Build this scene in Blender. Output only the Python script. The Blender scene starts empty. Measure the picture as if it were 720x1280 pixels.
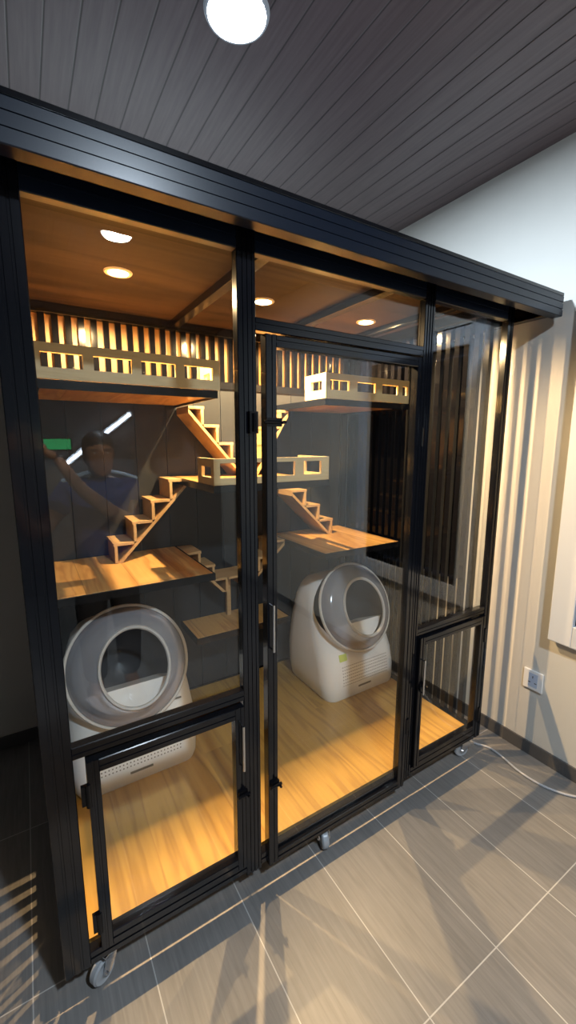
import bpy, bmesh, math, random
from mathutils import Vector, Matrix
random.seed(7)
SC = bpy.context.scene
COL = SC.collection
R = math.radians

# ------------------------------------------------------------------ materials
def new_mat(name):
    m = bpy.data.materials.new(name); m.use_nodes = True
    nt = m.node_tree; nt.nodes.clear()
    out = nt.nodes.new('ShaderNodeOutputMaterial')
    return m, nt, out
def N(nt, t, **kw):
    n = nt.nodes.new(t)
    for k, v in kw.items():
        if k in n.inputs: n.inputs[k].default_value = v
        else: setattr(n, k, v)
    return n
def pbr(name, col, rough=.5, metal=0, bump=0, bscale=40, var=0, vscale=6, coat=0, spec=.5):
    m, nt, out = new_mat(name)
    p = N(nt, 'ShaderNodeBsdfPrincipled'); nt.links.new(p.outputs[0], out.inputs[0])
    p.inputs['Base Color'].default_value = (*col, 1); p.inputs['Roughness'].default_value = rough
    p.inputs['Metallic'].default_value = metal; p.inputs['Coat Weight'].default_value = coat
    p.inputs['Coat Roughness'].default_value = .06; p.inputs['Specular IOR Level'].default_value = spec
    tc = N(nt, 'ShaderNodeTexCoord')
    if var:
        n = N(nt, 'ShaderNodeTexNoise', Scale=vscale, Detail=4.0); nt.links.new(tc.outputs['Object'], n.inputs['Vector'])
        mx = N(nt, 'ShaderNodeMix', data_type='RGBA')
        mx.inputs[6].default_value = (*[c*(1-var) for c in col], 1); mx.inputs[7].default_value = (*[min(1, c*(1+var)) for c in col], 1)
        nt.links.new(n.outputs['Fac'], mx.inputs[0]); nt.links.new(mx.outputs[2], p.inputs['Base Color'])
    if bump:
        n = N(nt, 'ShaderNodeTexNoise', Scale=bscale, Detail=3.0); nt.links.new(tc.outputs['Object'], n.inputs['Vector'])
        b = N(nt, 'ShaderNodeBump', Strength=bump, Distance=.002); nt.links.new(n.outputs['Fac'], b.inputs['Height'])
        nt.links.new(b.outputs[0], p.inputs['Normal'])
    return m
def wood(name, light, dark, grain='y', scale=1., rough=.45, pw=None, pl=.9, seam=.35, offs=0., coat=0., cathedral=.6):
    """grain runs along the axis given; pw = plank width"""
    m, nt, out = new_mat(name); L = nt.links.new
    p = N(nt, 'ShaderNodeBsdfPrincipled', Roughness=rough); L(p.outputs[0], out.inputs[0])
    p.inputs['Coat Weight'].default_value = coat; p.inputs['Coat Roughness'].default_value = .15
    tc = N(nt, 'ShaderNodeTexCoord')
    mp = N(nt, 'ShaderNodeMapping'); L(tc.outputs['Object'], mp.inputs['Vector'])
    rot = {'y': (0, 0, 0), 'x': (0, 0, R(90)), 'z': (R(90), 0, 0)}[grain]
    mp.inputs['Rotation'].default_value = rot; mp.inputs['Location'].default_value = (offs, offs*.7, 0)
    vec = mp.outputs[0]
    pid = None
    if pw:
        br = N(nt, 'ShaderNodeTexBrick'); br.offset = .37; br.squash = 1
        m2 = N(nt, 'ShaderNodeMapping'); m2.inputs['Rotation'].default_value = (0, 0, R(90)); L(vec, m2.inputs['Vector'])
        L(m2.outputs[0], br.inputs['Vector'])
        br.inputs['Color1'].default_value = (0, 0, 0, 1); br.inputs['Color2'].default_value = (1, 1, 1, 1); br.inputs['Mortar'].default_value = (.5, .5, .5, 1)
        br.inputs['Scale'].default_value = 1; br.inputs['Brick Width'].default_value = pl; br.inputs['Row Height'].default_value = pw
        br.inputs['Mortar Size'].default_value = .0012; br.inputs['Mortar Smooth'].default_value = .1
        pid = br
        # shift grain per plank
        sc = N(nt, 'ShaderNodeVectorMath', operation='SCALE'); sc.inputs['Scale'].default_value = 3.7; L(br.outputs['Color'], sc.inputs[0])
        ad = N(nt, 'ShaderNodeVectorMath', operation='ADD'); L(vec, ad.inputs[0]); L(sc.outputs[0], ad.inputs[1]); vec = ad.outputs[0]
    st = N(nt, 'ShaderNodeMapping'); st.inputs['Scale'].default_value = (9*scale, .9*scale, 9*scale); L(vec, st.inputs['Vector'])
    n1 = N(nt, 'ShaderNodeTexNoise', Scale=1.1, Detail=3.0, Distortion=.4); L(st.outputs[0], n1.inputs['Vector'])
    # growth rings: sine of noise gives the cathedral figure
    mu = N(nt, 'ShaderNodeMath', operation='MULTIPLY'); mu.inputs[1].default_value = 42; L(n1.outputs['Fac'], mu.inputs[0])
    sn = N(nt, 'ShaderNodeMath', operation='SINE'); L(mu.outputs[0], sn.inputs[0])
    mr = N(nt, 'ShaderNodeMapRange'); mr.inputs[1].default_value = -1; mr.inputs[2].default_value = 1; L(sn.outputs[0], mr.inputs[0])
    pwm = N(nt, 'ShaderNodeMath', operation='POWER'); pwm.inputs[1].default_value = 2.2; L(mr.outputs[0], pwm.inputs[0])
    s2 = N(nt, 'ShaderNodeMapping'); s2.inputs['Scale'].default_value = (130*scale, 5*scale, 130*scale); L(vec, s2.inputs['Vector'])
    n2 = N(nt, 'ShaderNodeTexNoise', Scale=1.0, Detail=3.0); L(s2.outputs[0], n2.inputs['Vector'])
    a = N(nt, 'ShaderNodeMath', operation='MULTIPLY'); a.inputs[1].default_value = cathedral; L(pwm.outputs[0], a.inputs[0])
    b = N(nt, 'ShaderNodeMath', operation='MULTIPLY'); b.inputs[1].default_value = .55; L(n2.outputs['Fac'], b.inputs[0])
    c = N(nt, 'ShaderNodeMath', operation='ADD'); L(a.outputs[0], c.inputs[0]); L(b.outputs[0], c.inputs[1]); c.use_clamp = True
    mx = N(nt, 'ShaderNodeMix', data_type='RGBA'); mx.inputs[6].default_value = (*light, 1); mx.inputs[7].default_value = (*dark, 1)
    L(c.outputs[0], mx.inputs[0]); colr = mx.outputs[2]
    if pid:
        hv = N(nt, 'ShaderNodeHueSaturation'); mrr = N(nt, 'ShaderNodeMapRange'); mrr.inputs[3].default_value = .8; mrr.inputs[4].default_value = 1.15
        L(pid.outputs['Color'], mrr.inputs[0]); L(mrr.outputs[0], hv.inputs['Value']); L(colr, hv.inputs['Color'])
        m3 = N(nt, 'ShaderNodeMix', data_type='RGBA'); m3.inputs[7].default_value = (*[d*seam for d in dark], 1)
        L(hv.outputs[0], m3.inputs[6]); L(pid.outputs['Fac'], m3.inputs[0]); colr = m3.outputs[2]
    L(colr, p.inputs['Base Color'])
    bp = N(nt, 'ShaderNodeBump', Strength=.15, Distance=.001); L(n2.outputs['Fac'], bp.inputs['Height']); L(bp.outputs[0], p.inputs['Normal'])
    return m
def emis(name, col, s):
    m, nt, out = new_mat(name)
    e = N(nt, 'ShaderNodeEmission', Strength=s); e.inputs[0].default_value = (*col, 1); nt.links.new(e.outputs[0], out.inputs[0]); return m
def clear(name, tint, rough, f0=.045, f1=1., p=4.2, body=None, bodyfac=0.):
    """thin clear sheet: lets light straight through, reflects by viewing angle"""
    m, nt, out = new_mat(name); L = nt.links.new
    tr = N(nt, 'ShaderNodeBsdfTransparent'); tr.inputs[0].default_value = (*tint, 1)
    gl = N(nt, 'ShaderNodeBsdfGlossy', Roughness=rough)
    lw = N(nt, 'ShaderNodeLayerWeight', Blend=.5)
    pw = N(nt, 'ShaderNodeMath', operation='POWER'); pw.inputs[1].default_value = p; L(lw.outputs['Facing'], pw.inputs[0])
    mr = N(nt, 'ShaderNodeMapRange'); mr.inputs[3].default_value = f0; mr.inputs[4].default_value = f1; L(pw.outputs[0], mr.inputs[0])
    mx = N(nt, 'ShaderNodeMixShader'); L(mr.outputs[0], mx.inputs[0]); L(gl.outputs[0], mx.inputs[2])
    if body:
        df = N(nt, 'ShaderNodeBsdfDiffuse'); df.inputs[0].default_value = (*body, 1)
        m0 = N(nt, 'ShaderNodeMixShader'); m0.inputs[0].default_value = bodyfac; L(tr.outputs[0], m0.inputs[1]); L(df.outputs[0], m0.inputs[2]); L(m0.outputs[0], mx.inputs[1])
    else: L(tr.outputs[0], mx.inputs[1])
    L(mx.outputs[0], out.inputs[0]); return m

def tile_mat():
    m, nt, out = new_mat('floor_tiles'); L = nt.links.new
    p = N(nt, 'ShaderNodeBsdfPrincipled', Roughness=.42); L(p.outputs[0], out.inputs[0])
    tc = N(nt, 'ShaderNodeTexCoord')
    mp = N(nt, 'ShaderNodeMapping'); mp.inputs['Location'].default_value = (-(1.108-.2968*10), .5197+.6*10, 0); L(tc.outputs['Object'], mp.inputs['Vector'])
    br = N(nt, 'ShaderNodeTexBrick'); br.offset = 0; L(mp.outputs[0], br.inputs['Vector'])
    br.inputs['Scale'].default_value = 1; br.inputs['Brick Width'].default_value = .2968; br.inputs['Row Height'].default_value = .6
    br.inputs['Mortar Size'].default_value = .0018; br.inputs['Mortar Smooth'].default_value = .15
    br.inputs['Color1'].default_value = (0, 0, 0, 1); br.inputs['Color2'].default_value = (1, 1, 1, 1)
    sc = N(nt, 'ShaderNodeVectorMath', operation='SCALE'); sc.inputs['Scale'].default_value = 5.3; L(br.outputs['Color'], sc.inputs[0])
    ad = N(nt, 'ShaderNodeVectorMath', operation='ADD'); L(tc.outputs['Object'], ad.inputs[0]); L(sc.outputs[0], ad.inputs[1])
    st = N(nt, 'ShaderNodeMapping'); st.inputs['Scale'].default_value = (70, 4, 1); L(ad.outputs[0], st.inputs['Vector'])
    n1 = N(nt, 'ShaderNodeTexNoise', Scale=1.5, Detail=6.0, Distortion=.6); L(st.outputs[0], n1.inputs['Vector'])
    n2 = N(nt, 'ShaderNodeTexNoise', Scale=4.0, Detail=4.0); L(ad.outputs[0], n2.inputs['Vector'])
    mm = N(nt, 'ShaderNodeMath', operation='MULTIPLY_ADD'); mm.inputs[1].default_value = .6; L(n1.outputs['Fac'], mm.inputs[0])
    m5 = N(nt, 'ShaderNodeMath', operation='MULTIPLY'); m5.inputs[1].default_value = .4; L(n2.outputs['Fac'], m5.inputs[0]); L(m5.outputs[0], mm.inputs[2])
    cr = N(nt, 'ShaderNodeValToRGB'); L(mm.outputs[0], cr.inputs[0])
    cr.color_ramp.elements[0].position = .36; cr.color_ramp.elements[0].color = (.150, .144, .138, 1)
    cr.color_ramp.elements[1].position = .66; cr.color_ramp.elements[1].color = (.215, .205, .195, 1)
    mx = N(nt, 'ShaderNodeMix', data_type='RGBA'); mx.inputs[7].default_value = (.42, .41, .39, 1)
    L(cr.outputs[0], mx.inputs[6]); L(br.outputs['Fac'], mx.inputs[0]); L(mx.outputs[2], p.inputs['Base Color'])
    bp = N(nt, 'ShaderNodeBump', Strength=.25, Distance=.0012); bp.invert = False
    sb = N(nt, 'ShaderNodeMath', operation='SUBTRACT'); L(n1.outputs['Fac'], sb.inputs[0]); L(br.outputs['Fac'], sb.inputs[1]); L(sb.outputs[0], bp.inputs['Height'])
    L(bp.outputs[0], p.inputs['Normal'])
    return m
def ceil_mat():
    m, nt, out = new_mat('ceiling_planks'); L = nt.links.new
    p = N(nt, 'ShaderNodeBsdfPrincipled', Roughness=.38); L(p.outputs[0], out.inputs[0])
    tc = N(nt, 'ShaderNodeTexCoord'); sx = N(nt, 'ShaderNodeSeparateXYZ'); L(tc.outputs['Object'], sx.inputs[0])
    dv = N(nt, 'ShaderNodeMath', operation='DIVIDE'); dv.inputs[1].default_value = .0915; L(sx.outputs['X'], dv.inputs[0])
    fr = N(nt, 'ShaderNodeMath', operation='FRACT'); L(dv.outputs[0], fr.inputs[0])
    pp = N(nt, 'ShaderNodeMath', operation='PINGPONG'); pp.inputs[1].default_value = .5; L(fr.outputs[0], pp.inputs[0])
    mr = N(nt, 'ShaderNodeMapRange'); mr.inputs[1].default_value = .0; mr.inputs[2].default_value = .045; L(pp.outputs[0], mr.inputs[0])
    st = N(nt, 'ShaderNodeMapping'); st.inputs['Scale'].default_value = (60, 3, 1); L(tc.outputs['Object'], st.inputs['Vector'])
    n = N(nt, 'ShaderNodeTexNoise', Scale=1.6, Detail=5.0); L(st.outputs[0], n.inputs['Vector'])
    cr = N(nt, 'ShaderNodeValToRGB'); L(n.outputs['Fac'], cr.inputs[0])
    cr.color_ramp.elements[0].position = .3; cr.color_ramp.elements[0].color = (.120, .086, .090, 1)
    cr.color_ramp.elements[1].position = .72; cr.color_ramp.elements[1].color = (.165, .122, .125, 1)
    mx = N(nt, 'ShaderNodeMix', data_type='RGBA'); mx.inputs[6].default_value = (.02, .014, .013, 1)
    L(mr.outputs[0], mx.inputs[0]); L(cr.outputs[0], mx.inputs[7]); L(mx.outputs[2], p.inputs['Base Color'])
    bp = N(nt, 'ShaderNodeBump', Strength=.6, Distance=.003); L(mr.outputs[0], bp.inputs['Height']); L(bp.outputs[0], p.inputs['Normal'])
    return m

M = {}
M['black'] = pbr('black_gloss_aluminium', (.0045, .005, .007), .14, coat=.35, spec=.35)
M['slat'] = pbr('black_gloss_slat', (.003, .003, .004), .10, spec=.22)
M['black_haze'] = pbr('black_fascia_blue_haze', (.005, .009, .019), .30, spec=.38)  # black metal; the bluish haze over it is put into the base colour
M['black2'] = pbr('black_satin_metal', (.004, .004, .005), .24, spec=.28)
M['panel'] = pbr('dark_back_panel', (.026, .029, .034), .35, var=.15, spec=.3)
M['floorwood'] = wood('oak_laminate', (.47, .285, .068), (.29, .160, .040), 'y', .8, .3, pw=.30, pl=1.6, coat=.15, seam=1.3, cathedral=.55)
M['pine'] = wood('pine_board', (.64, .38, .13), (.42, .21, .06), 'y', .9, .4, pw=.18, pl=2., coat=.15, seam=.7)
M['pine_s'] = wood('pine_step', (.56, .37, .18), (.40, .24, .10), 'x', 1.3, .5, cathedral=.35)
M['pale'] = wood('pale_pine_rail', (.56, .45, .26), (.43, .33, .17), 'x', 1.4, .5, cathedral=.3)
M['darkwood'] = wood('dark_wood_board', (.040, .025, .017), (.005, .004, .0035), 'x', .45, .6, pw=.30, pl=2.4, cathedral=.45)
M['darkwood'].node_tree.nodes['Principled BSDF'].inputs['Specular IOR Level'].default_value = .12
M['backing'] = wood('backing_pine', (.33, .185, .06), (.26, .135, .04), 'z', 1.2, .5, cathedral=.3)
M['wall'] = pbr('wall_paint', (.62, .60, .55), .8, bump=.12, bscale=120, var=.03)
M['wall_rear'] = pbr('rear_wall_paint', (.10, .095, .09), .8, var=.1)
M['base'] = pbr('baseboard_tile', (.085, .082, .082), .35, var=.15)
M['white'] = pbr('white_frame', (.62, .65, .70), .45)
M['plastic'] = pbr('white_plastic', (.88, .87, .85), .35, coat=.2)
M['grey_plastic'] = pbr('grey_plastic', (.50, .50, .50), .35)
M['rim'] = pbr('warm_grey_rim', (.56, .53, .49), .3)
M['dark_plastic'] = pbr('dark_plastic', (.05, .05, .055), .4)
M['hole'] = pbr('vent_dark', (.16, .145, .12), .6)
M['chrome'] = pbr('chrome', (.75, .76, .78), .18, metal=1)
M['wheel'] = pbr('caster_wheel', (.35, .37, .39), .25, coat=.3)
M['cable'] = pbr('grey_cable', (.45, .45, .46), .45)
M['night'] = pbr('night_glass', (.008, .009, .012), .08, coat=.5)
M['glass'] = clear('pane_glass', (.97, .985, .98), 0.0, .05)
M['smoke'] = clear('smoked_dome', (.66, .66, .72), .15, .05, .7, 3., (.50, .51, .57), .42)
M['lamp_warm'] = emis('warm_lamp', (1, .78, .42), 14)
M['lamp_cool'] = emis('cool_lamp', (.93, .96, 1), 12)
M['tube'] = emis('tube_light', (.72, .86, 1), 9)
M['green'] = emis('green_sign', (.05, .55, .18), .9)
M['sticker_g'] = pbr('yellow_green_sticker', (.62, .72, .18), .5)
M['sticker_b'] = pbr('blue_sticker', (.50, .58, .72), .5)
M['skin'] = pbr('skin', (.22, .12, .075), .5)
M['hair'] = pbr('hair', (.015, .012, .01), .6)
M['shirt'] = pbr('blue_shirt', (.02, .035, .14), .7, bump=.2, bscale=200)
M['stripe'] = pbr('pale_shirt_trim', (.30, .45, .65), .7)
M['jeans'] = pbr('dark_trousers', (.02, .022, .03), .8)
M['curtain'] = pbr('pale_blue_cloth', (.45, .52, .62), .8)

# ------------------------------------------------------------------ mesh helpers (geometry given in world coordinates)
class MB:
    def __init__(s): s.v = []; s.f = []
    def box(s, x0, x1, y0, y1, z0, z1):
        b = len(s.v)
        s.v += [Vector(p) for p in ((x0,y0,z0),(x1,y0,z0),(x1,y1,z0),(x0,y1,z0),(x0,y0,z1),(x1,y0,z1),(x1,y1,z1),(x0,y1,z1))]
        s.f += [tuple(b+i for i in q) for q in ((3,2,1,0),(4,5,6,7),(0,1,5,4),(1,2,6,5),(2,3,7,6),(3,0,4,7))]; return s
    def prism(s, pts, a, b, axis):
        """2D outline extruded along an axis; pts are the two other coordinates in xyz order"""
        n = len(pts); o = len(s.v)
        for t in (a, b):
            for p in pts:
                q = list(p); q.insert('xyz'.index(axis), t); s.v.append(Vector(q))
        s.f.append(tuple(o+i for i in range(n))); s.f.append(tuple(o+n+i for i in reversed(range(n))))
        for i in range(n):
            j = (i+1) % n; s.f.append((o+i, o+n+i, o+n+j, o+j))
        return s
    def tube(s, pts, r, n=10, close=True):
        pts = [Vector(p) for p in pts]; o = len(s.v); rr = r if isinstance(r, (list, tuple)) else [r]*len(pts)
        up = None
        for i, p in enumerate(pts):
            d = (pts[min(i+1, len(pts)-1)] - pts[max(i-1, 0)]).normalized()
            if up is None: up = d.orthogonal().normalized()
            u = (up - d*up.dot(d)).normalized(); w = d.cross(u); up = u
            for k in range(n):
                a = 2*math.pi*k/n; s.v.append(p + (u*math.cos(a) + w*math.sin(a))*rr[i])
        for i in range(len(pts)-1):
            for k in range(n):
                k2 = (k+1) % n; s.f.append((o+i*n+k, o+i*n+k2, o+(i+1)*n+k2, o+(i+1)*n+k))
        if close:
            s.f.append(tuple(o+k for k in reversed(range(n)))); s.f.append(tuple(o+(len(pts)-1)*n+k for k in range(n)))
        return s
    def lathe(s, prof, mat, n=48, loop=False):
        """profile (radius, height) turned about local z, then placed by matrix"""
        o = len(s.v); m = len(prof)
        for k in range(n):
            a = 2*math.pi*k/n
            for r, h in prof: s.v.append(mat @ Vector((r*math.cos(a), r*math.sin(a), h)))
        for k in range(n):
            k2 = (k+1) % n
            for i in range(m if loop else m-1):
                j = (i+1) % m; s.f.append((o+k*m+i, o+k2*m+i, o+k2*m+j, o+k*m+j))
        return s
    def loft(s, rings, caps=True):
        o = len(s.v); n = len(rings[0])
        for r in rings: s.v += [Vector(p) for p in r]
        for i in range(len(rings)-1):
            for k in range(n):
                k2 = (k+1) % n; s.f.append((o+i*n+k, o+i*n+k2, o+(i+1)*n+k2, o+(i+1)*n+k))
        if caps:
            s.f.append(tuple(o+k for k in reversed(range(n)))); s.f.append(tuple(o+(len(rings)-1)*n+k for k in range(n)))
        return s
    def build(s, name, mat, parent=None, bevel=0, smooth=False, wn=False):
        me = bpy.data.meshes.new(name)
        if parent is not None: org = world_of(parent)
        else:
            xs = [v.x for v in s.v]; ys = [v.y for v in s.v]; zs = [v.z for v in s.v]
            org = Vector(((min(xs)+max(xs))/2, (min(ys)+max(ys))/2, min(zs)))
        me.from_pydata([v-org for v in s.v], [], s.f); me.update()
        bm = bmesh.new(); bm.from_mesh(me); bmesh.ops.remove_doubles(bm, verts=bm.verts, dist=1e-6)
        bmesh.ops.recalc_face_normals(bm, faces=bm.faces); bm.to_mesh(me); bm.free()
        o = bpy.data.objects.new(name, me); COL.objects.link(o); me.materials.append(mat)
        if parent is None: o.location = org
        else: o.parent = parent
        if smooth:
            for p in me.polygons: p.use_smooth = True
            me.set_sharp_from_angle(angle=R(40))
        if bevel:
            b = o.modifiers.new('Bevel', 'BEVEL'); b.width = bevel; b.segments = 2; b.limit_method = 'ANGLE'; b.angle_limit = R(40)
        return o
def world_of(o):
    v = Vector((0, 0, 0))
    while o is not None: v = v + Vector(o.location); o = o.parent
    return v
def thing(name, label, cat, loc, group=None):
    o = bpy.data.objects.new(name, None); COL.objects.link(o); o.location = loc; o.empty_display_size = .1
    return tag(o, label, cat, group)
def tag(o, label, cat, group=None):
    o['label'] = label; o['category'] = cat
    if group: o['group'] = group
    return o
def struct(o): o['kind'] = 'structure'; return o
def box(name, mat, parent, *a, bevel=0): return MB().box(*a).build(name, mat, parent, bevel)

# ------------------------------------------------------------------ room shell
WX = 2.0; WY = 1.26; ZC = 2.72; XL = -3.2; YR = -3.6
def shell(o):  # keep the world origin so object coordinates equal room coordinates
    d = Vector(o.location)
    for v in o.data.vertices: v.co += d
    o.location = (0, 0, 0); return struct(o)
shell(box('floor', tile_mat(), None, XL-.1, WX+.1, YR-.1, WY+.1, -.1, 0))
shell(box('ceiling', ceil_mat(), None, XL-.1, WX+.1, YR-.1, WY+.1, ZC, ZC+.1))
shell(box('wall_back', M['wall'], None, XL-.1, WX+.1, WY, WY+.1, 0, ZC))
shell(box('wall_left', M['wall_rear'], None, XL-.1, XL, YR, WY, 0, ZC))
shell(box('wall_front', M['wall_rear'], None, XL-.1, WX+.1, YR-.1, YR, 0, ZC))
# right wall: one window opening, one made for the added dark window
W_ADDED = (.33, 1.06, .76, 2.02); W2 = (-1.02, -.26, .70, 1.98)
wr = MB(); 
def wall_piece(y0, y1, z0, z1): wr.box(WX, WX+.12, y0, y1, z0, z1)
wall_piece(YR, W2[0], 0, ZC); wall_piece(W2[1], W_ADDED[0], 0, ZC); wall_piece(W_ADDED[1], WY, 0, ZC)
for w in (W_ADDED, W2): wall_piece(w[0], w[1], 0, w[2]); wall_piece(w[0], w[1], w[3], ZC)
shell(wr.build('wall_right', M['wall']))
shell(box('baseboard_right', M['base'], None, WX-.010, WX, YR, WY-.01, 0, .066, bevel=.002))
shell(box('baseboard_back', M['base'], None, XL, WX-.01, WY-.010, WY, 0, .066, bevel=.002))
# added dark window to darken the view through the slats: black frame, dark pane
def frame_mb(y0, y1, z0, z1, x0, x1, w):
    m = MB(); m.box(x0, x1, y0, y0+w, z0, z1); m.box(x0, x1, y1-w, y1, z0, z1); m.box(x0, x1, y0+w, y1-w, z0, z0+w); m.box(x0, x1, y0+w, y1-w, z1-w, z1); return m
w_added = thing('added_dark_window', 'x', 'x', (WX, .72, .74)); del w_added['label'], w_added['category']; struct(w_added)
frame_mb(*W_ADDED, WX-.012, WX+.06, .03).build('window_frame', M['black2'], w_added, .003)
box('pane', M['night'], w_added, WX+.03, WX+.036, W_ADDED[0]+.02, W_ADDED[1]-.02, W_ADDED[2]+.02, W_ADDED[3]-.02)
w2 = thing('window_2', 'x', 'x', (WX, -.6, .6)); del w2['label'], w2['category']; struct(w2)
y0, y1, z0, z1 = -1.13, -.180, .63, 2.08
frame_mb(y0, y1, z0, z1, WX-.05, WX+.05, .095).build('window_frame', M['white'], w2, .004)
frame_mb(y0+.095, y1-.095, z0+.095, z1-.095, WX-.03, WX+.03, .03).build('sash', M['black2'], w2, .002)
box('pane', M['night'], w2, WX-.01, WX-.004, y0+.14, y1-.14, z0+.14, z1-.14)

# wall socket
so = thing('wall_socket', 'white wall socket plate low on the right wall beneath the window, above the baseboard', 'wall socket', (WX, -.118, .335))
box('plate', M['plastic'], so, WX-.010, WX, -.163, -.073, .335, .432, bevel=.003)
box('sticker', M['sticker_b'], so, WX-.0108, WX-.010, -.140, -.098, .350, .418)
for q in ((-.118, .40, .004, .012), (-.132, .372, .011, .004), (-.104, .372, .011, .004)):
    box('socket_slot', M['dark_plastic'], so, WX-.0113, WX-.0107, q[0]-q[2]/2, q[0]+q[2]/2, q[1]-q[3]/2, q[1]+q[3]/2)

# cable on the floor
cp = [(1.80, .62, .006), (1.82, .30, .006), (1.815, .13, .006), (1.83, .05, .006), (1.862, -.01, .006), (1.858, -.08, .006), (1.840, -.16, .006), (1.838, -.23, .006), (1.850, -.29, .006), (1.880, -.35, .006), (1.925, -.41, .006), (1.955, -.52, .006), (1.96, -.8, .006)]
def smooth_pts(p, k=6):
    out = []; P = [Vector(q) for q in p]
    for i in range(len(P)-1):
        a, b, c, d = P[max(i-1, 0)], P[i], P[i+1], P[min(i+2, len(P)-1)]
        for j in range(k):
            t = j/k; out.append(.5*((2*b)+(c-a)*t+(2*a-5*b+4*c-d)*t*t+(3*b-a-3*c+d)*t**3))
    return out+[P[-1]]
tag(MB().tube(smooth_pts(cp), .005, 8).build('power_cable', M['cable'], smooth=True), 'thin grey power cable curving over the floor tiles along the right wall', 'cable')

# ceiling lamps
def ceiling_lamp(x, y, label, power):
    t = thing('ceiling_light', label, 'ceiling light', (x, y, ZC-.012), 'round recessed ceiling lights')
    mt = Matrix.Translation((x, y, ZC))
    MB().lathe([(.084, -.010), (.090, -.009), (.095, 0), (.084, 0)], mt, 40, True).build('trim_ring', M['white'], t, smooth=True)
    MB().lathe([(0.0001, -.009), (.084, -.009), (.084, -.004), (.0001, -.004)], mt, 40).build('diffuser', M['lamp_cool'], t)
    l = bpy.data.lights.new('ceiling_light_glow', 'AREA'); l.shape = 'DISK'; l.size = .15; l.energy = power; l.color = (.72, .86, 1.0)
    o = bpy.data.objects.new('ceiling_light_glow', l); COL.objects.link(o); o.parent = t; o.location = (0, 0, -.004)
LAMP_E = 10
ceiling_lamp(.655, .224, 'bright round white light in the brown plank ceiling, directly above the cat cabinet', 26)
ceiling_lamp(.60, -1.74, 'round white ceiling light behind the viewer, mirrored as a white spot in the left glass', 18)

# ------------------------------------------------------------------ the cat cabinet
W = 1.787; D = 1.09
cab = thing('cat_cabinet', 'tall black framed glass cat cabinet with wooden platforms and stairs, standing on casters', 'cat cabinet', (W/2, D/2, 0))
def grooved(mb, axis, a, b, u0, u1, v0, v1, face='-v', g=2):
    """aluminium profile: box u0..u1 by v0..v1 with shallow ridges on the v0 face, extruded along axis.
       outline given as (u,v); for axis z: u=x v=y; axis x: u=z v=y"""
    w = u1-u0; pts = [(u0, v1), (u0, v0+.002), (u0+.002, v0)]
    step = w/(g+1)
    for i in range(1, g+1):
        c = u0+step*i; pts += [(c-.0035, v0), (c-.0025, v0+.0025), (c+.0025, v0+.0025), (c+.0035, v0)]
    pts += [(u1-.002, v0), (u1, v0+.002), (u1, v1)]
    if axis == 'z': mb.prism([(u, v) for u, v in pts], a, b, 'z')
    else: mb.prism([(v, u) for u, v in pts], a, b, 'x')
    return mb
def post(name, x0, x1, z0, z1, y0=0., y1=.028, g=2, parent=cab, mat='black'):
    return grooved(MB(), 'z', z0, z1, x0, x1, y0, y1, g=g).build(name, M[mat], parent, smooth=False)
def rail(name, x0, x1, z0, z1, y0=0., y1=.026, g=1, parent=cab, mat='black'):
    return grooved(MB(), 'x', x0, x1, z0, z1, y0, y1, g=g).build(name, M[mat], parent)
ZT = 2.085
post('corner_post', 0, .0645, .096, ZT)
post('corner_post', W-.038, W, .100, ZT, y1=.028, g=1)
post('mullion', .533, .588, .088, ZT, g=3)
post('mullion', 1.252, 1.303, .100, ZT, g=3)
box('rear_post', M['black2'], cab, 0, .045, D-.045, D, .100, ZT, bevel=.002)
box('rear_post', M['black2'], cab, W-.045, W, D-.045, D, .100, ZT, bevel=.002)
# top rails, bottom rails, mid rails, transom
for a, b in ((.0645, .533), (.588, 1.252), (1.303, W-.045)):
    rail('top_rail', a, b, 1.992, 2.045, mat='black_haze')
    rail('bottom_rail', a, b, .100, .140, g=1)
rail('middle_rail', .0645, .533, .722, .756); rail('middle_rail', 1.303, W-.045, .734, .764)
rail('transom', .588, 1.252, 1.800, 1.834)
# side sills and top side rails
for x in (0, W-.04):
    box('side_rail', M['black2'], cab, x, x+.04, .05, D-.045, .100, .138, bevel=.002)
    box('side_rail', M['black2'], cab, x, x+.04, .05, D-.045, 2.035, 2.078, bevel=.002)
box('rear_rail', M['black2'], cab, .045, W-.045, D-.04, D, .100, .138, bevel=.002)
box('rear_rail', M['black2'], cab, .045, W-.045, D-.04, D, 1.775, 1.812, bevel=.002)
box('rear_rail', M['black2'], cab, .045, W-.045, D-.04, D, 2.035, 2.078, bevel=.002)
# slatted screens
m = MB(); x = .07
while x < W-.07: m.box(x, x+.025, D-.038, D-.018, 1.812, 2.035); x += .0505
m.build('slatted_screen', M['slat'], cab)
box('backing_board', M['backing'], cab, .046, W-.046, D-.014, D-.006, 1.813, 2.034)
for x0 in (.014, W-.018):
    m = MB(); y = .085
    while y < D-.07: m.box(x0-.010, x0+.014, y, y+.025, .138, 2.035); y += .05
    m.build('slatted_screen', M['slat'], cab)
# floor board and back panel (with upright board joints)
fb = box('floor_board', M['floorwood'], cab, .005, W-.005, .041, D-.042, .112, .135)
m = MB(); x = .046
while x < W-.05:
    x2 = min(x+.1475, W-.046); m.box(x, x2-.003, D-.026, D-.018, .138, 1.775); x = x2
m.box(.046, W-.046, D-.018, D-.012, .138, 1.775)
m.build('back_panel', M['panel'], cab)
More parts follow.
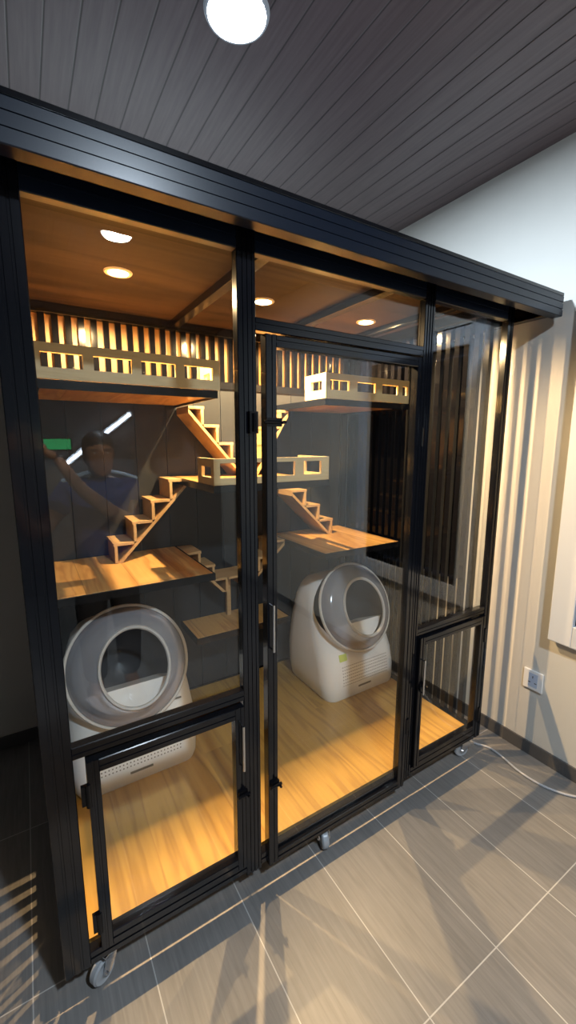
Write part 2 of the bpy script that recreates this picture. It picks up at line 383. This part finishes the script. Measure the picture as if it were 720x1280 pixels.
# roof
RX0, RX1, RY0, RY1 = -.17, 1.957, -.10, 1.20
rf = box('roof', M['black'], cab, RX0, RX1, RY0, RY1, 2.092, 2.104, bevel=.001)
grooved(MB(), 'x', RX0, RX1, 2.014, 2.092, RY0, RY0+.04, g=2).build('fascia', M['black_haze'], rf)
m = MB(); m.box(RX1-.04, RX1, RY0+.04, RY1, 2.022, 2.092); m.box(RX0, RX0+.04, RY0+.04, RY1, 2.022, 2.092); m.box(RX0+.04, RX1-.04, RY1-.04, RY1, 2.022, 2.092)
m.build('edge_beam', M['black'], rf, .002)
box('ceiling_board', M['darkwood'], cab, RX0+.041, RX1-.041, RY0+.041, RY1-.041, 2.0785, 2.0915)
for x in (.695, 1.225): box('ceiling_beam', M['black2'], cab, x-.02, x+.02, .041, D-.041, 2.046, 2.078, bevel=.002)
box('ceiling_beam', M['black2'], cab, 1.60, 1.635, .041, D-.041, 2.05, 2.078, bevel=.002)
# downlights
WARM = (1., .66, .32)
for i, x in enumerate((.355, .923, 1.49)):
    y = .57; mt = Matrix.Translation((x, y, 2.078))
    rg = MB().lathe([(.034, -.004), (.044, -.004), (.047, 0), (.034, 0)], mt, 32, True).build('downlight', M['rim'], cab, smooth=True)
    MB().lathe([(.0001, -.0035), (.034, -.0035), (.034, -.001), (.0001, -.001)], mt, 32).build('lamp_face', M['lamp_warm'], rg, smooth=True)
    l = bpy.data.lights.new('downlight_glow', 'SPOT'); l.energy = 44; l.color = WARM; l.shadow_soft_size = .012; l.spot_size = R(172); l.spot_blend = .25
    o = bpy.data.objects.new('downlight_glow', l); COL.objects.link(o); o.parent = rg; o.location = Vector((x, y, 2.068)) - world_of(rg)

# fixed glass
def pane(x0, x1, z0, z1, y=.018, parent=cab): return box('glass_pane', M['glass'], parent, x0, x1, y, y+.004, z0, z1)
pane(.0645, .533, .756, 1.992); pane(1.303, W-.045, .764, 1.992); pane(.588, 1.252, 1.834, 1.992)

# doors
def door(x0, x1, z0, z1, fw, gx0, gx1, gz0, gz1, hinge, handle_z, label):
    """outer frame x0..x1,z0..z1; clear glass gx0..gx1,gz0..gz1"""
    e = MB(); y0, y1 = -.014, .016
    f = MB(); 
    grooved(f, 'z', z0, z1, x0, gx0, y0, y1, g=1); grooved(f, 'z', z0, z1, gx1, x1, y0, y1, g=1)
    grooved(f, 'x', gx0, gx1, gz1, z1, y0, y1, g=1); grooved(f, 'x', gx0, gx1, z0, gz0, y0, y1, g=1)
    d = f.build('door', M['black'], cab); d['label'] = label
    box('glass_pane', M['glass'], d, gx0-.002, gx1+.002, -.001, .003, gz0-.002, gz1+.002)
    hx = x0 if hinge == 'l' else x1
    for hz in (z0+.16*(z1-z0), z0+.84*(z1-z0)):
        MB().tube([(hx, -.012, hz-.032), (hx, -.012, hz+.032)], .007, 10).box(hx-.016, hx+.016, -.011, -.001, hz-.028, hz+.028).build('hinge', M['black2'], d, smooth=True)
    kx = (x1-.012) if hinge == 'l' else (x0+.012)
    h = MB().tube([(kx, -.030, handle_z-.075), (kx, -.030, handle_z+.075)], .0042, 10)
    for s in (-.07, .07): h.tube([(kx, -.014, handle_z+s), (kx, -.030, handle_z+s)], .003, 8)
    h.build('handle', M['chrome'], d, smooth=True)
    return d
d1 = door(.092, .528, .142, .712, .04, .122, .497, .186, .676, 'l', .585, 'small lower door of the left bay')
d2 = door(.610, 1.250, .092, 1.792, .04, .645, 1.214, .128, 1.760, 'r', .945, 'tall centre door')
d3 = door(1.308, 1.738, .145, .728, .035, 1.336, 1.705, .186, .694, 'r', .565, 'small lower door of the right bay')
# bolt latches
def latch(px, x, z, w=.05):
    m = MB(); m.box(x-w/2, x+w/2, -.022, -.014, z-.012, z+.012); m.tube([(x-w*.7, -.026, z), (x+w*.7, -.026, z)], .005, 8); m.tube([(x+w*.4, -.026, z), (x+w*.4, -.040, z)], .004, 8)
    m.build('bolt_latch', M['black2'], px, smooth=True)
latch(d2, .632, 1.557); latch(d2, .630, .40, .03)
m = MB(); m.box(.560, .586, -.012, 0, 1.525, 1.585); m.tube([(.573, -.016, 1.53), (.573, -.016, 1.58)], .005, 8); m.build('strike_plate', M['black2'], cab, smooth=True)
latch(d1, .516, .42, .03); latch(d3, 1.322, .52, .03)

# platforms
def platform(x0, x1, y0, y1, z, label=None):
    p = box('platform', M['pine'], cab, x0+.004, x1-.004, y0+.004, y1-.004, z-.020, z, bevel=.001)
    m = MB(); m.box(x0-.004, x1+.004, y0-.006, y0+.004, z-.030, z-.001); m.box(x0-.004, x0+.004, y0+.004, y1, z-.030, z-.001)
    m.box(x1-.004, x1+.004, y0+.004, y1, z-.030, z-.001)
    m.build('edge_trim', M['black2'], p)
    if label: p['label'] = label
    return p
YB = D-.030
pUL = platform(.082, .685, .524, YB, 1.700)
pUR = platform(1.216, 1.752, .524, YB, 1.700)
pM = platform(.650, 1.206, .484, YB, 1.332)
pLL = platform(.050, .655, .524, YB, .965)
pLR = platform(1.232, 1.738, .524, YB, .965)
pLow = platform(.672, 1.206, .812, YB, .545)
def rail_board(parent, axis, a, b, t, th, z0, z1, wins, wz):
    """upright board with rectangular windows"""
    m = MB(); lo, hi = wz; xs = [a]+[q for w in wins for q in w]+[b]
    def bx(u0, u1, zz0, zz1):
        if axis == 'x': m.box(u0, u1, t, t+th, zz0, zz1)
        else: m.box(t, t+th, u0, u1, zz0, zz1)
    bx(a, b, z0, lo); bx(a, b, hi, z1)
    for i in range(0, len(xs), 2): bx(xs[i], xs[i+1], lo, hi)
    return m.build('railing', M['pale'], parent, 0)
wU = [(.095+i*.155, .217+i*.155) for i in range(4)]; wU[-1] = (.560, .672)
rail_board(pUL, 'x', .060, .700, .520, .014, 1.701, 1.812, wU, (1.737, 1.783))
rail_board(pUL, 'y', .534, .700, .686, .014, 1.701, 1.812, [(.590, .655)], (1.737, 1.775))
rail_board(pUR, 'x', 1.216, 1.756, .520, .014, 1.701, 1.814, [(1.241, 1.354), (1.404, 1.522), (1.566, 1.677), (1.708, 1.745)], (1.740, 1.784))
rail_board(pUR, 'y', .534, .690, 1.216, .014, 1.701, 1.814, [(.552, .640)], (1.740, 1.782))
rail_board(pM, 'x', .648, 1.210, .480, .014, 1.333, 1.437, [(.675, .765), (.802, .892), (.930, 1.026), (1.072, 1.168)], (1.360, 1.419))
rail_board(pM, 'y', .494, .660, .648, .014, 1.333, 1.437, [(.510, .615)], (1.362, 1.405))
rail_board(pM, 'y', .494, .720, 1.196, .014, 1.333, 1.437, [(.53, .66)], (1.360, 1.419))

# stairs: ribbon of treads and risers over a slanted board
def stairs(x0, z0, x1, z1, n, y0=.875, y1=1.055, t=.013):
    """bottom at x0,z0 ; top tread ends at x1 at height z1 (top surface)"""
    s = 1 if x1 > x0 else -1; run = abs(x1-x0)/n; rise = (z1-z0)/n
    tread = MB(); ri = MB()
    for i in range(n):
        xa = x0+s*run*i; xb = x0+s*run*(i+1); zt = z0+rise*(i+1)
        q = sorted((xa-s*.004, xb+s*.0)); ti = MB().box(q[0], q[1], y0, y1, zt-t, zt)
        q2 = sorted((xa, xa+s*t)); tread.v, tread.f = tread.v, tread.f
        b = len(tread.v); tread.v += ti.v; tread.f += [tuple(k+b for k in f) for f in ti.f]
        tread.box(q2[0], q2[1], y0, y1, zt-rise-(0 if i == 0 else t*.0), zt-t)
    st = tread.build('stairs', M['pine_s'], cab, .0008)
    L = math.hypot(x1-x0, z1-z0-t); dx, dz = (x1-x0)/L, (z1-t-z0)/L
    nx, nz = (dz, -dx) if s > 0 else (-dz, dx)   # pointing under the stairs
    a0 = (x0+s*t, z0); a1 = (x1, z1-t)
    w = .013
    pts = [a0, a1, (a1[0]+nx*w, a1[1]+nz*w), (a0[0]+nx*w, a0[1]+nz*w)]
    pts[3] = (a0[0]+s*w*1.35, z0); pts[2] = (x1, z1-t-w*1.5)
    MB().prism(pts, y0, y1, 'y').build('stringer', M['pine_s'], st)
    return st
stairs(.330, .966, .672, 1.331, 4)
stairs(.985, 1.333, .690, 1.668, 4)
stairs(1.02, 1.333, 1.236, 1.668, 4)
stairs(1.545, .966, 1.262, 1.240, 3)
# the low pair of stairs meeting above the small bottom platform
stairs(.880, .725, .662, .963, 3, .90)
stairs(.975, .725, 1.228, .963, 3, .90)
lg = box('stair_landing', M['pine_s'], cab, .876, .979, .90, 1.055, .790, .803)
m = MB(); m.box(.915, .937, 1.0, 1.022, .5455, .790); m.build('landing_leg', M['pine_s'], lg)
# casters
def caster(x, y, a):
    c = thing('caster', 'x', 'x', (0, 0, 0)); del c['label'], c['category']; c.parent = cab; c.location = Vector((x, y, .0)) - world_of(cab)
    rm = Matrix.Translation((x, y, 0)) @ Matrix.Rotation(a, 4, 'Z')
    def rot(mb):
        mb.v = [rm @ v for v in mb.v]; return mb
    rot(MB().box(-.028, .028, -.028, .028, .094, .099)).build('caster_plate', M['chrome'], c, .001)
    rot(MB().lathe([(.0001, .080), (.020, .080), (.022, .087), (.018, .094), (.0001, .094)], Matrix.Identity(4), 24)).build('caster_swivel', M['chrome'], c, smooth=True)
    f = MB()
    for s in (-1, 1):
        f.prism([(-.016, .080), (.020, .080), (.032, .040), (.022, .026), (.008, .030), (-.012, .060)], s*.020-.001, s*.020+.001, 'x')
    f.box(-.021, .021, -.016, .020, .078, .081); f.tube([(-.025, .020, .036), (.025, .020, .036)], .005, 10)
    rot(f).build('caster_fork', M['chrome'], c)
    wm = Matrix.Translation((0, .020, .036)) @ Matrix.Rotation(R(90), 4, 'Y')
    w = MB().lathe([(.006, -.016), (.016, -.011), (.026, -.011), (.031, -.013), (.0355, -.008), (.0355, .008), (.031, .013), (.026, .011), (.016, .011), (.006, .016)], wm, 32)
    rot(w).build('caster_wheel', M['wheel'], c, smooth=True)
    rot(MB().prism([(-.012, .066), (-.034, .052), (-.046, .060), (-.044, .066), (-.012, .076)], -.014, .014, 'x')).build('brake_pedal', M['chrome'], c, .001)
for x, y, a in ((.108, .034, R(120)), (.866, .034, R(160)), (1.722, .034, R(70)), (.105, 1.03, 0), (.87, 1.03, R(60)), (1.71, 1.03, R(90))): caster(x, y, a)

# ------------------------------------------------------------------ automatic litter boxes
def litter_box(cx, fy, label):
    z0 = .1352
    t = thing('litter_box', label, 'litter box', (cx, fy+.2, z0), 'automatic litter boxes')
    # shell: rounded sections going up
    secs = [(0, .232, .000, .385, .05), (.02, .246, -.008, .40, .07), (.10, .255, -.012, .425, .09), (.20, .254, .004, .44, .10), (.30, .248, .035, .45, .12), (.40, .236, .07, .45, .13), (.49, .220, .11, .44, .13), (.55, .200, .145, .42, .12), (.585, .172, .175, .395, .10), (.600, .130, .205, .36, .08)]
    rings = []
    for h, hw, ya, yb, r in secs:
        ring = []; hh = (yb-ya)/2; yc = (ya+yb)/2; r = min(r, hh*.95, hw*.95)
        for (sx, sy, a0) in ((1, -1, -90), (1, 1, 0), (-1, 1, 90), (-1, -1, 180)):
            for k in range(7):
                a = R(a0+k*15); ring.append((cx+sx*(hw-r)+r*math.cos(a), fy+yc+sy*(hh-r)+r*math.sin(a), z0+h))
        rings.append(ring)
    b = MB().loft(rings).build('body', M['plastic'], t, smooth=True)
    # ring position and axis (towards the viewer and upwards)
    tilt = R(24); c = Vector((cx-.01, fy+.075, z0+.475))
    rm = Matrix.Translation(c) @ Matrix.Rotation(R(90)-tilt, 4, 'X')     # local +z -> -y and up
    # hollow for the drum
    cb = MB().lathe([(.0001, -.30), (.12, -.28), (.19, -.2), (.212, -.08), (.212, .30), (.0001, .30)], rm, 40)
    cut = cb.build('cutter', M['plastic'], t)
    bo = b.modifiers.new('cut', 'BOOLEAN'); bo.operation = 'DIFFERENCE'; bo.object = cut; bo.solver = 'EXACT'
    bpy.context.view_layer.update()
    dg = bpy.context.evaluated_depsgraph_get(); me = bpy.data.meshes.new_from_object(b.evaluated_get(dg)); b.modifiers.clear(); b.data = me
    for p in me.polygons: p.use_smooth = True
    me.set_sharp_from_angle(angle=R(35))
    bpy.data.objects.remove(cut, do_unlink=True)
    # drum inside: open bowl, white lower tray
    MB().lathe([(.0001, -.285), (.11, -.265), (.175, -.19), (.203, -.08), (.205, -.01), (.199, -.01), (.197, -.08), (.168, -.185), (.105, -.257), (.0001, -.277)], rm, 40).build('drum', M['dark_plastic'], t, smooth=True)
    ty = MB(); pr = []
    for k in range(25):
        a = R(180+k*7.5); pr.append((.190*math.cos(a), .190*math.sin(a)))
    n = len(pr); o = 0
    ty.v = [rm @ Vector((x, min(y, -.085), -.015)) for x, y in pr] + [rm @ Vector((x*.82, min(y*.82, -.085), -.18)) for x, y in pr]
    ty.f = [tuple(range(n)), tuple(reversed(range(n, 2*n)))] + [(i, (i+1) % n, n+(i+1) % n, n+i) for i in range(n)]
    ty.build('litter_tray', M['plastic'], t)
    # rim, smoked dome, opening ring
    MB().lathe([(.230, -.004), (.240, -.003), (.242, .004), (.238, .010), (.230, .009), (.228, .002)], rm, 72, True).build('outer_rim', M['rim'], t, smooth=True)
    sm = rm @ Matrix.Translation((.014, -.012, 0)) @ Matrix.Diagonal((.93, 1.08, 1, 1))
    dm = MB(); prof = [(.229, .006), (.222, .020), (.205, .038), (.182, .050)]
    dm.lathe(prof, rm, 72)
    nv = 72
    rings_ = [[rm @ Vector((.182*math.cos(q), .182*math.sin(q), .050)) for q in [2*math.pi*k/nv for k in range(nv)]], [sm @ Vector((.147*math.cos(q), .147*math.sin(q), .058)) for q in [2*math.pi*k/nv for k in range(nv)]]]
    dm.loft(rings_, caps=False)
    dm.build('dome_cover', M['smoke'], t, smooth=True)
    MB().lathe([(.138, .052), (.148, .053), (.150, .060), (.146, .067), (.139, .066), (.135, .060)], sm, 64, True).build('opening_ring', M['grey_plastic'], t, smooth=True)
    # vents, slot, stickers on the sloped front
    v = MB()
    def front_y(h):   # front of the shell at height h
        for i in range(len(secs)-1):
            if secs[i][0] <= h <= secs[i+1][0]:
                k = (h-secs[i][0])/(secs[i+1][0]-secs[i][0]); return fy+secs[i][2]*(1-k)+secs[i+1][2]*k
        return fy
    for r_ in range(7):
        h = .085+r_*.0165
        for k in range(24):
            x = cx-.150+k*.0135; yy = front_y(h)
            v.lathe([(.0001, .0008), (.0029, .0008), (.0029, -.004)], Matrix.Translation((x, yy, z0+h)) @ Matrix.Rotation(R(90), 4, 'X'), 8)
    v.build('vent_holes', M['hole'], t)
    yy = front_y(.05)
    MB().box(cx-.045, cx+.045, yy-.0012, yy+.006, z0+.048, z0+.058).build('pull_slot', M['hole'], t)
    yy = front_y(.235)
    MB().prism([(front_y(.215)-.0012, z0+.215), (front_y(.25)-.0012, z0+.25), (front_y(.25)+.001, z0+.25), (front_y(.215)+.001, z0+.215)], cx-.165, cx-.115, 'x').build('sticker', M['sticker_g'], t)
    MB().prism([(front_y(.285)-.0012, z0+.285), (front_y(.291)-.0012, z0+.291), (front_y(.291)+.001, z0+.291), (front_y(.285)+.001, z0+.285)], cx+.135, cx+.185, 'x').build('badge', M['hole'], t)
    return t
litter_box(.325, .545, 'white litter box with a round domed opening, on the cabinet floor under the left platform')
litter_box(1.515, .530, 'white litter box with a round domed opening, on the cabinet floor under the right platform')

# ------------------------------------------------------------------ things at the other end of the room, seen mirrored in the glass
CAMP = Vector((.0294, -1.0629, 1.5011))
def diag_tube():
    a = Vector((.374, YR+.05, 1.30)); b = Vector((.992, YR+.05, 1.79)); t = thing('wall_lamp', 'slanting white tube light on the far wall, mirrored in the left glass', 'tube light', a)
    MB().tube([a, b], .016, 12).build('tube', M['tube'], t, smooth=True)
    d = (b-a).normalized(); n = Vector((-d.z, 0, d.x))*.03
    m = MB(); pts = [(a-n-d*.02), (b-n+d*.02), (b+n+d*.02), (a+n-d*.02)]
    m.prism([(p.x, p.z) for p in pts], YR+.001, YR+.032, 'y').build('fixture', M['white'], t)
diag_tube()
g = thing('direction_sign', 'small green lit sign on the far wall, mirrored in the left glass', 'sign', (.30, YR, 1.42))
box('sign_face', M['green'], g, .19, .42, YR+.02, YR+.03, 1.43, 1.53)
box('sign_case', M['black2'], g, .18, .43, YR+.001, YR+.02, 1.42, 1.54, bevel=.003)

# ------------------------------------------------------------------ person holding the phone (mirrored faintly in the left glass)
def skin_obj(name, verts, edges, mat, parent, origin, lvl=2):
    me = bpy.data.meshes.new(name); me.from_pydata([Vector(v[:3]) for v in verts], edges, []); me.update()
    o = bpy.data.objects.new(name, me); COL.objects.link(o); me.materials.append(mat)
    if parent: o.parent = parent
    o.modifiers.new('Skin', 'SKIN'); sub = o.modifiers.new('Sub', 'SUBSURF'); sub.levels = lvl; sub.render_levels = lvl
    for i, v in enumerate(verts):
        sv = me.skin_vertices[0].data[i]; sv.radius = (v[3], v[4] if len(v) > 4 else v[3]); sv.use_root = (i == 0)
    bpy.context.view_layer.update()
    dg = bpy.context.evaluated_depsgraph_get(); m2 = bpy.data.meshes.new_from_object(o.evaluated_get(dg)); o.modifiers.clear(); o.data = m2
    if not m2.materials: m2.materials.append(mat)
    for p in m2.polygons: p.use_smooth = True
    return o
PX, PY = .37, -1.42; HZ = 1.435
per = thing('person', 'person in a dark blue polo shirt holding up a phone, mirrored in the left glass', 'person', (PX, PY, 0))
# local coordinates: facing +y (towards the cabinet)
body = [(0, 0, .84, .09, .075), (0, .0, .97, .10, .08), (0, 0, 1.12, .12, .09), (0, -.01, 1.225, .12, .09), (0, -.005, 1.295, .052), (0, .01, 1.35, .047),
        (.155, -.01, 1.235, .06), (.14, .10, 1.06, .047), (.05, .16, 1.11, .044), (-.12, .23, 1.27, .034), (-.22, .283, 1.43, .025),
        (-.155, -.01, 1.235, .06), (-.30, .03, 1.04, .047), (-.36, .10, 1.07, .044), (-.42, .20, 1.25, .034), (-.45, .278, 1.43, .025),
        (.075, 0, .74, .070), (.095, .01, .44, .060), (.095, -.02, .09, .043), (.105, .10, .045, .040),
        (-.075, 0, .74, .070), (-.095, .01, .44, .060), (-.095, -.02, .09, .043), (-.105, .10, .045, .040)]
be = [(0,1),(1,2),(2,3),(3,4),(4,5),(3,6),(6,7),(7,8),(8,9),(9,10),(3,11),(11,12),(12,13),(13,14),(14,15),(0,16),(16,17),(17,18),(18,19),(0,20),(20,21),(21,22),(22,23)]
skin_obj('body', body, be, M['skin'], per, None)
# head with face
def head():
    m = MB(); rings = []
    prof = [(-.115, .030, .035, .03), (-.100, .048, .055, .025), (-.075, .060, .072, .015), (-.04, .068, .085, .005), (0, .074, .095, 0), (.04, .076, .098, -.004), (.075, .068, .088, -.008), (.10, .048, .062, -.01), (.113, .02, .025, -.01)]
    for z, a, b, yo in prof:
        ring = []
        for k in range(28):
            t = 2*math.pi*k/28; x = a*math.cos(t); y = b*math.sin(t)+yo
            f = max(0, math.sin(t))
            if abs(z+.02) < .03 and abs(x) < .016 and y > 0: y += .018
            if abs(z-.01) < .02 and .02 < abs(x) < .048 and y > 0: y -= .006
            ring.append((PX+x, PY+.03+y, HZ+z))
        rings.append(ring)
    return m.loft(rings)
hd = head().build('head', M['skin'], per, smooth=True)
for s in (-1, 1):
    MB().lathe([(.0001, -.007), (.006, -.005), (.008, 0), (.006, .005), (.0001, .007)], Matrix.Translation((PX+s*.031, PY+.107, HZ+.009)), 16).build('eye', M['grey_plastic'], hd, smooth=True)
    MB().lathe([(.0001, .0075), (.0045, .0065), (.0001, .004)], Matrix.Translation((PX+s*.031, PY+.107, HZ+.009)) @ Matrix.Rotation(R(-90), 4, 'X'), 12).build('iris', M['hair'], hd)
    MB().lathe([(.0001, -.004), (.012, -.003), (.020, .003), (.012, .006), (.0001, .004)], Matrix.Translation((PX+s*.076, PY+.025, HZ-.005)) @ Matrix.Rotation(R(90), 4, 'Y'), 16).build('ear', M['skin'], hd, smooth=True)
    MB().box(PX+s*.031-.016, PX+s*.031+.016, PY+.117, PY+.125, HZ+.025, HZ+.031).build('eyebrow', M['hair'], hd, .002)
MB().box(PX-.022, PX+.022, PY+.113, PY+.122, HZ-.054, HZ-.046).build('mouth', pbr('lips', (.30, .12, .10), .5), hd, .003)
m = MB(); rings = []
for z, a, b, yo in [(-.05, .070, .060, -.045), (0, .079, .086, -.024), (.04, .082, .100, -.010), (.075, .075, .096, -.010), (.105, .056, .072, -.010), (.124, .022, .028, -.010)]:
    rings.append([(PX+a*math.cos(2*math.pi*k/24), PY+.03+yo+b*math.sin(2*math.pi*k/24), HZ+.003+z) for k in range(24)])
m.loft(rings).build('hair', M['hair'], per, smooth=True)
# shirt, trousers, shoes
sh = [(0, 0, .74, .172, .142), (0, .0, .97, .165, .130), (0, 0, 1.12, .173, .130), (0, -.01, 1.23, .155, .115), (0, -.005, 1.292, .066),
      (.160, -.01, 1.237, .077), (.150, .06, 1.13, .066), (-.160, -.01, 1.237, .077), (-.245, .01, 1.12, .066)]
shirt = skin_obj('polo_shirt', sh, [(0,1),(1,2),(2,3),(3,4),(3,5),(5,6),(3,7),(7,8)], M['shirt'], per, None)
for s in (-1, 1):
    MB().tube([(PX+s*.05, PY+.045, 1.345), (PX+s*.12, PY+.04, 1.325), (PX+s*.19, PY+.035, 1.298)], .010, 8).build('shoulder_trim', M['stripe'], shirt, smooth=True)
tr = [(0, 0, .80, .150, .120), (0, 0, .92, .150, .120), (.088, 0, .66, .098), (.095, .01, .44, .083), (.095, -.015, .10, .068), (-.088, 0, .66, .098), (-.095, .01, .44, .083), (-.095, -.015, .10, .068)]
skin_obj('trousers', tr, [(0,1),(0,2),(2,3),(3,4),(0,5),(5,6),(6,7)], M['jeans'], per, None)
for s in (-1, 1):
    rings = []
    for y, hw, h in ((-.07, .03, .07), (-.05, .042, .085), (.03, .045, .08), (.11, .050, .058), (.17, .045, .042), (.195, .02, .025)):
        rings.append([(PX+s*.105+hw*math.cos(a), PY+y, max(.001, .5*h+.5*h*math.sin(a))) for a in [2*math.pi*k/16 for k in range(16)]])
    MB().loft(rings).build('shoe', M['dark_plastic'], per, smooth=True)
# hands: palm and five fingers closing on the phone edges
PHX = .0294-PX
def hand(side, parent):
    # side +1 = hand at the phone's right edge (higher x); fingers wrap behind the back of the phone facing the cabinet
    hx = PHX+side*.052; hy = .318; hz = 1.50
    wrist = (-.22, .283, 1.43) if side > 0 else (-.45, .278, 1.43)
    vs = [(wrist[0], wrist[1], wrist[2], .024), (hx+side*.016, hy-.018, hz-.035, .024, .017), (hx+side*.020, hy-.012, hz-.002, .025, .015)]
    skin_obj('palm', vs, [(0,1),(1,2)], M['skin'], parent, None)
    for k, ln in enumerate((.026, .030, .028, .021)):
        z = hz+.026-k*.0175
        f = [(hx+side*.020, hy-.010, z, .0088), (hx+side*.008, hy+.012, z+.002, .0082), (hx-side*ln*.5, hy+.019, z+.003, .0076), (hx-side*ln, hy+.018, z+.003, .0066)]
        skin_obj('finger', f, [(0,1),(1,2),(2,3)], M['skin'], parent, None)
    th = [(hx+side*.018, hy-.020, hz-.030, .0105), (hx+side*.006, hy-.028, hz-.008, .0095), (hx-side*.012, hy-.026, hz+.012, .0085)]
    skin_obj('thumb', th, [(0,1),(1,2)], M['skin'], parent, None)
hand(1, per); hand(-1, per)
ph = thing('phone', 'dark phone held up by the person photographing the cabinet', 'phone', (CAMP.x, -1.108, 1.425))
box('phone_case', M['dark_plastic'], ph, CAMP.x-.037, CAMP.x+.037, -1.112, -1.104, 1.425, 1.580, bevel=.003)
box('screen', M['night'], ph, CAMP.x-.034, CAMP.x+.034, -1.1128, -1.112, 1.430, 1.575)

# ------------------------------------------------------------------ world and camera
w = bpy.data.worlds.new('World'); SC.world = w; w.use_nodes = True
w.node_tree.nodes['Background'].inputs[0].default_value = (.03, .04, .06, 1); w.node_tree.nodes['Background'].inputs[1].default_value = 1
cam = bpy.data.cameras.new('Camera'); co = bpy.data.objects.new('Camera', cam); COL.objects.link(co); SC.camera = co
yaw, pit, rol = .556452601, -.164808745, .00117454765
f = Vector((math.sin(yaw)*math.cos(pit), math.cos(yaw)*math.cos(pit), math.sin(pit)))
rt = Vector((math.cos(yaw), -math.sin(yaw), 0)); up = rt.cross(f)
r2 = math.cos(rol)*rt+math.sin(rol)*up; u2 = -math.sin(rol)*rt+math.cos(rol)*up
mt = Matrix((( r2.x, u2.x, -f.x, CAMP.x), (r2.y, u2.y, -f.y, CAMP.y), (r2.z, u2.z, -f.z, CAMP.z), (0, 0, 0, 1)))
co.matrix_world = mt
cam.sensor_fit = 'VERTICAL'; cam.sensor_height = 32; cam.lens = 523.95/1280*32; cam.clip_start = .02; cam.clip_end = 50
vs = SC.view_settings; SC.display_settings.display_device = 'sRGB'
vs.view_transform = 'Standard'; vs.look = 'None'; vs.gamma = 1; vs.use_curve_mapping = False; vs.exposure = 1.9
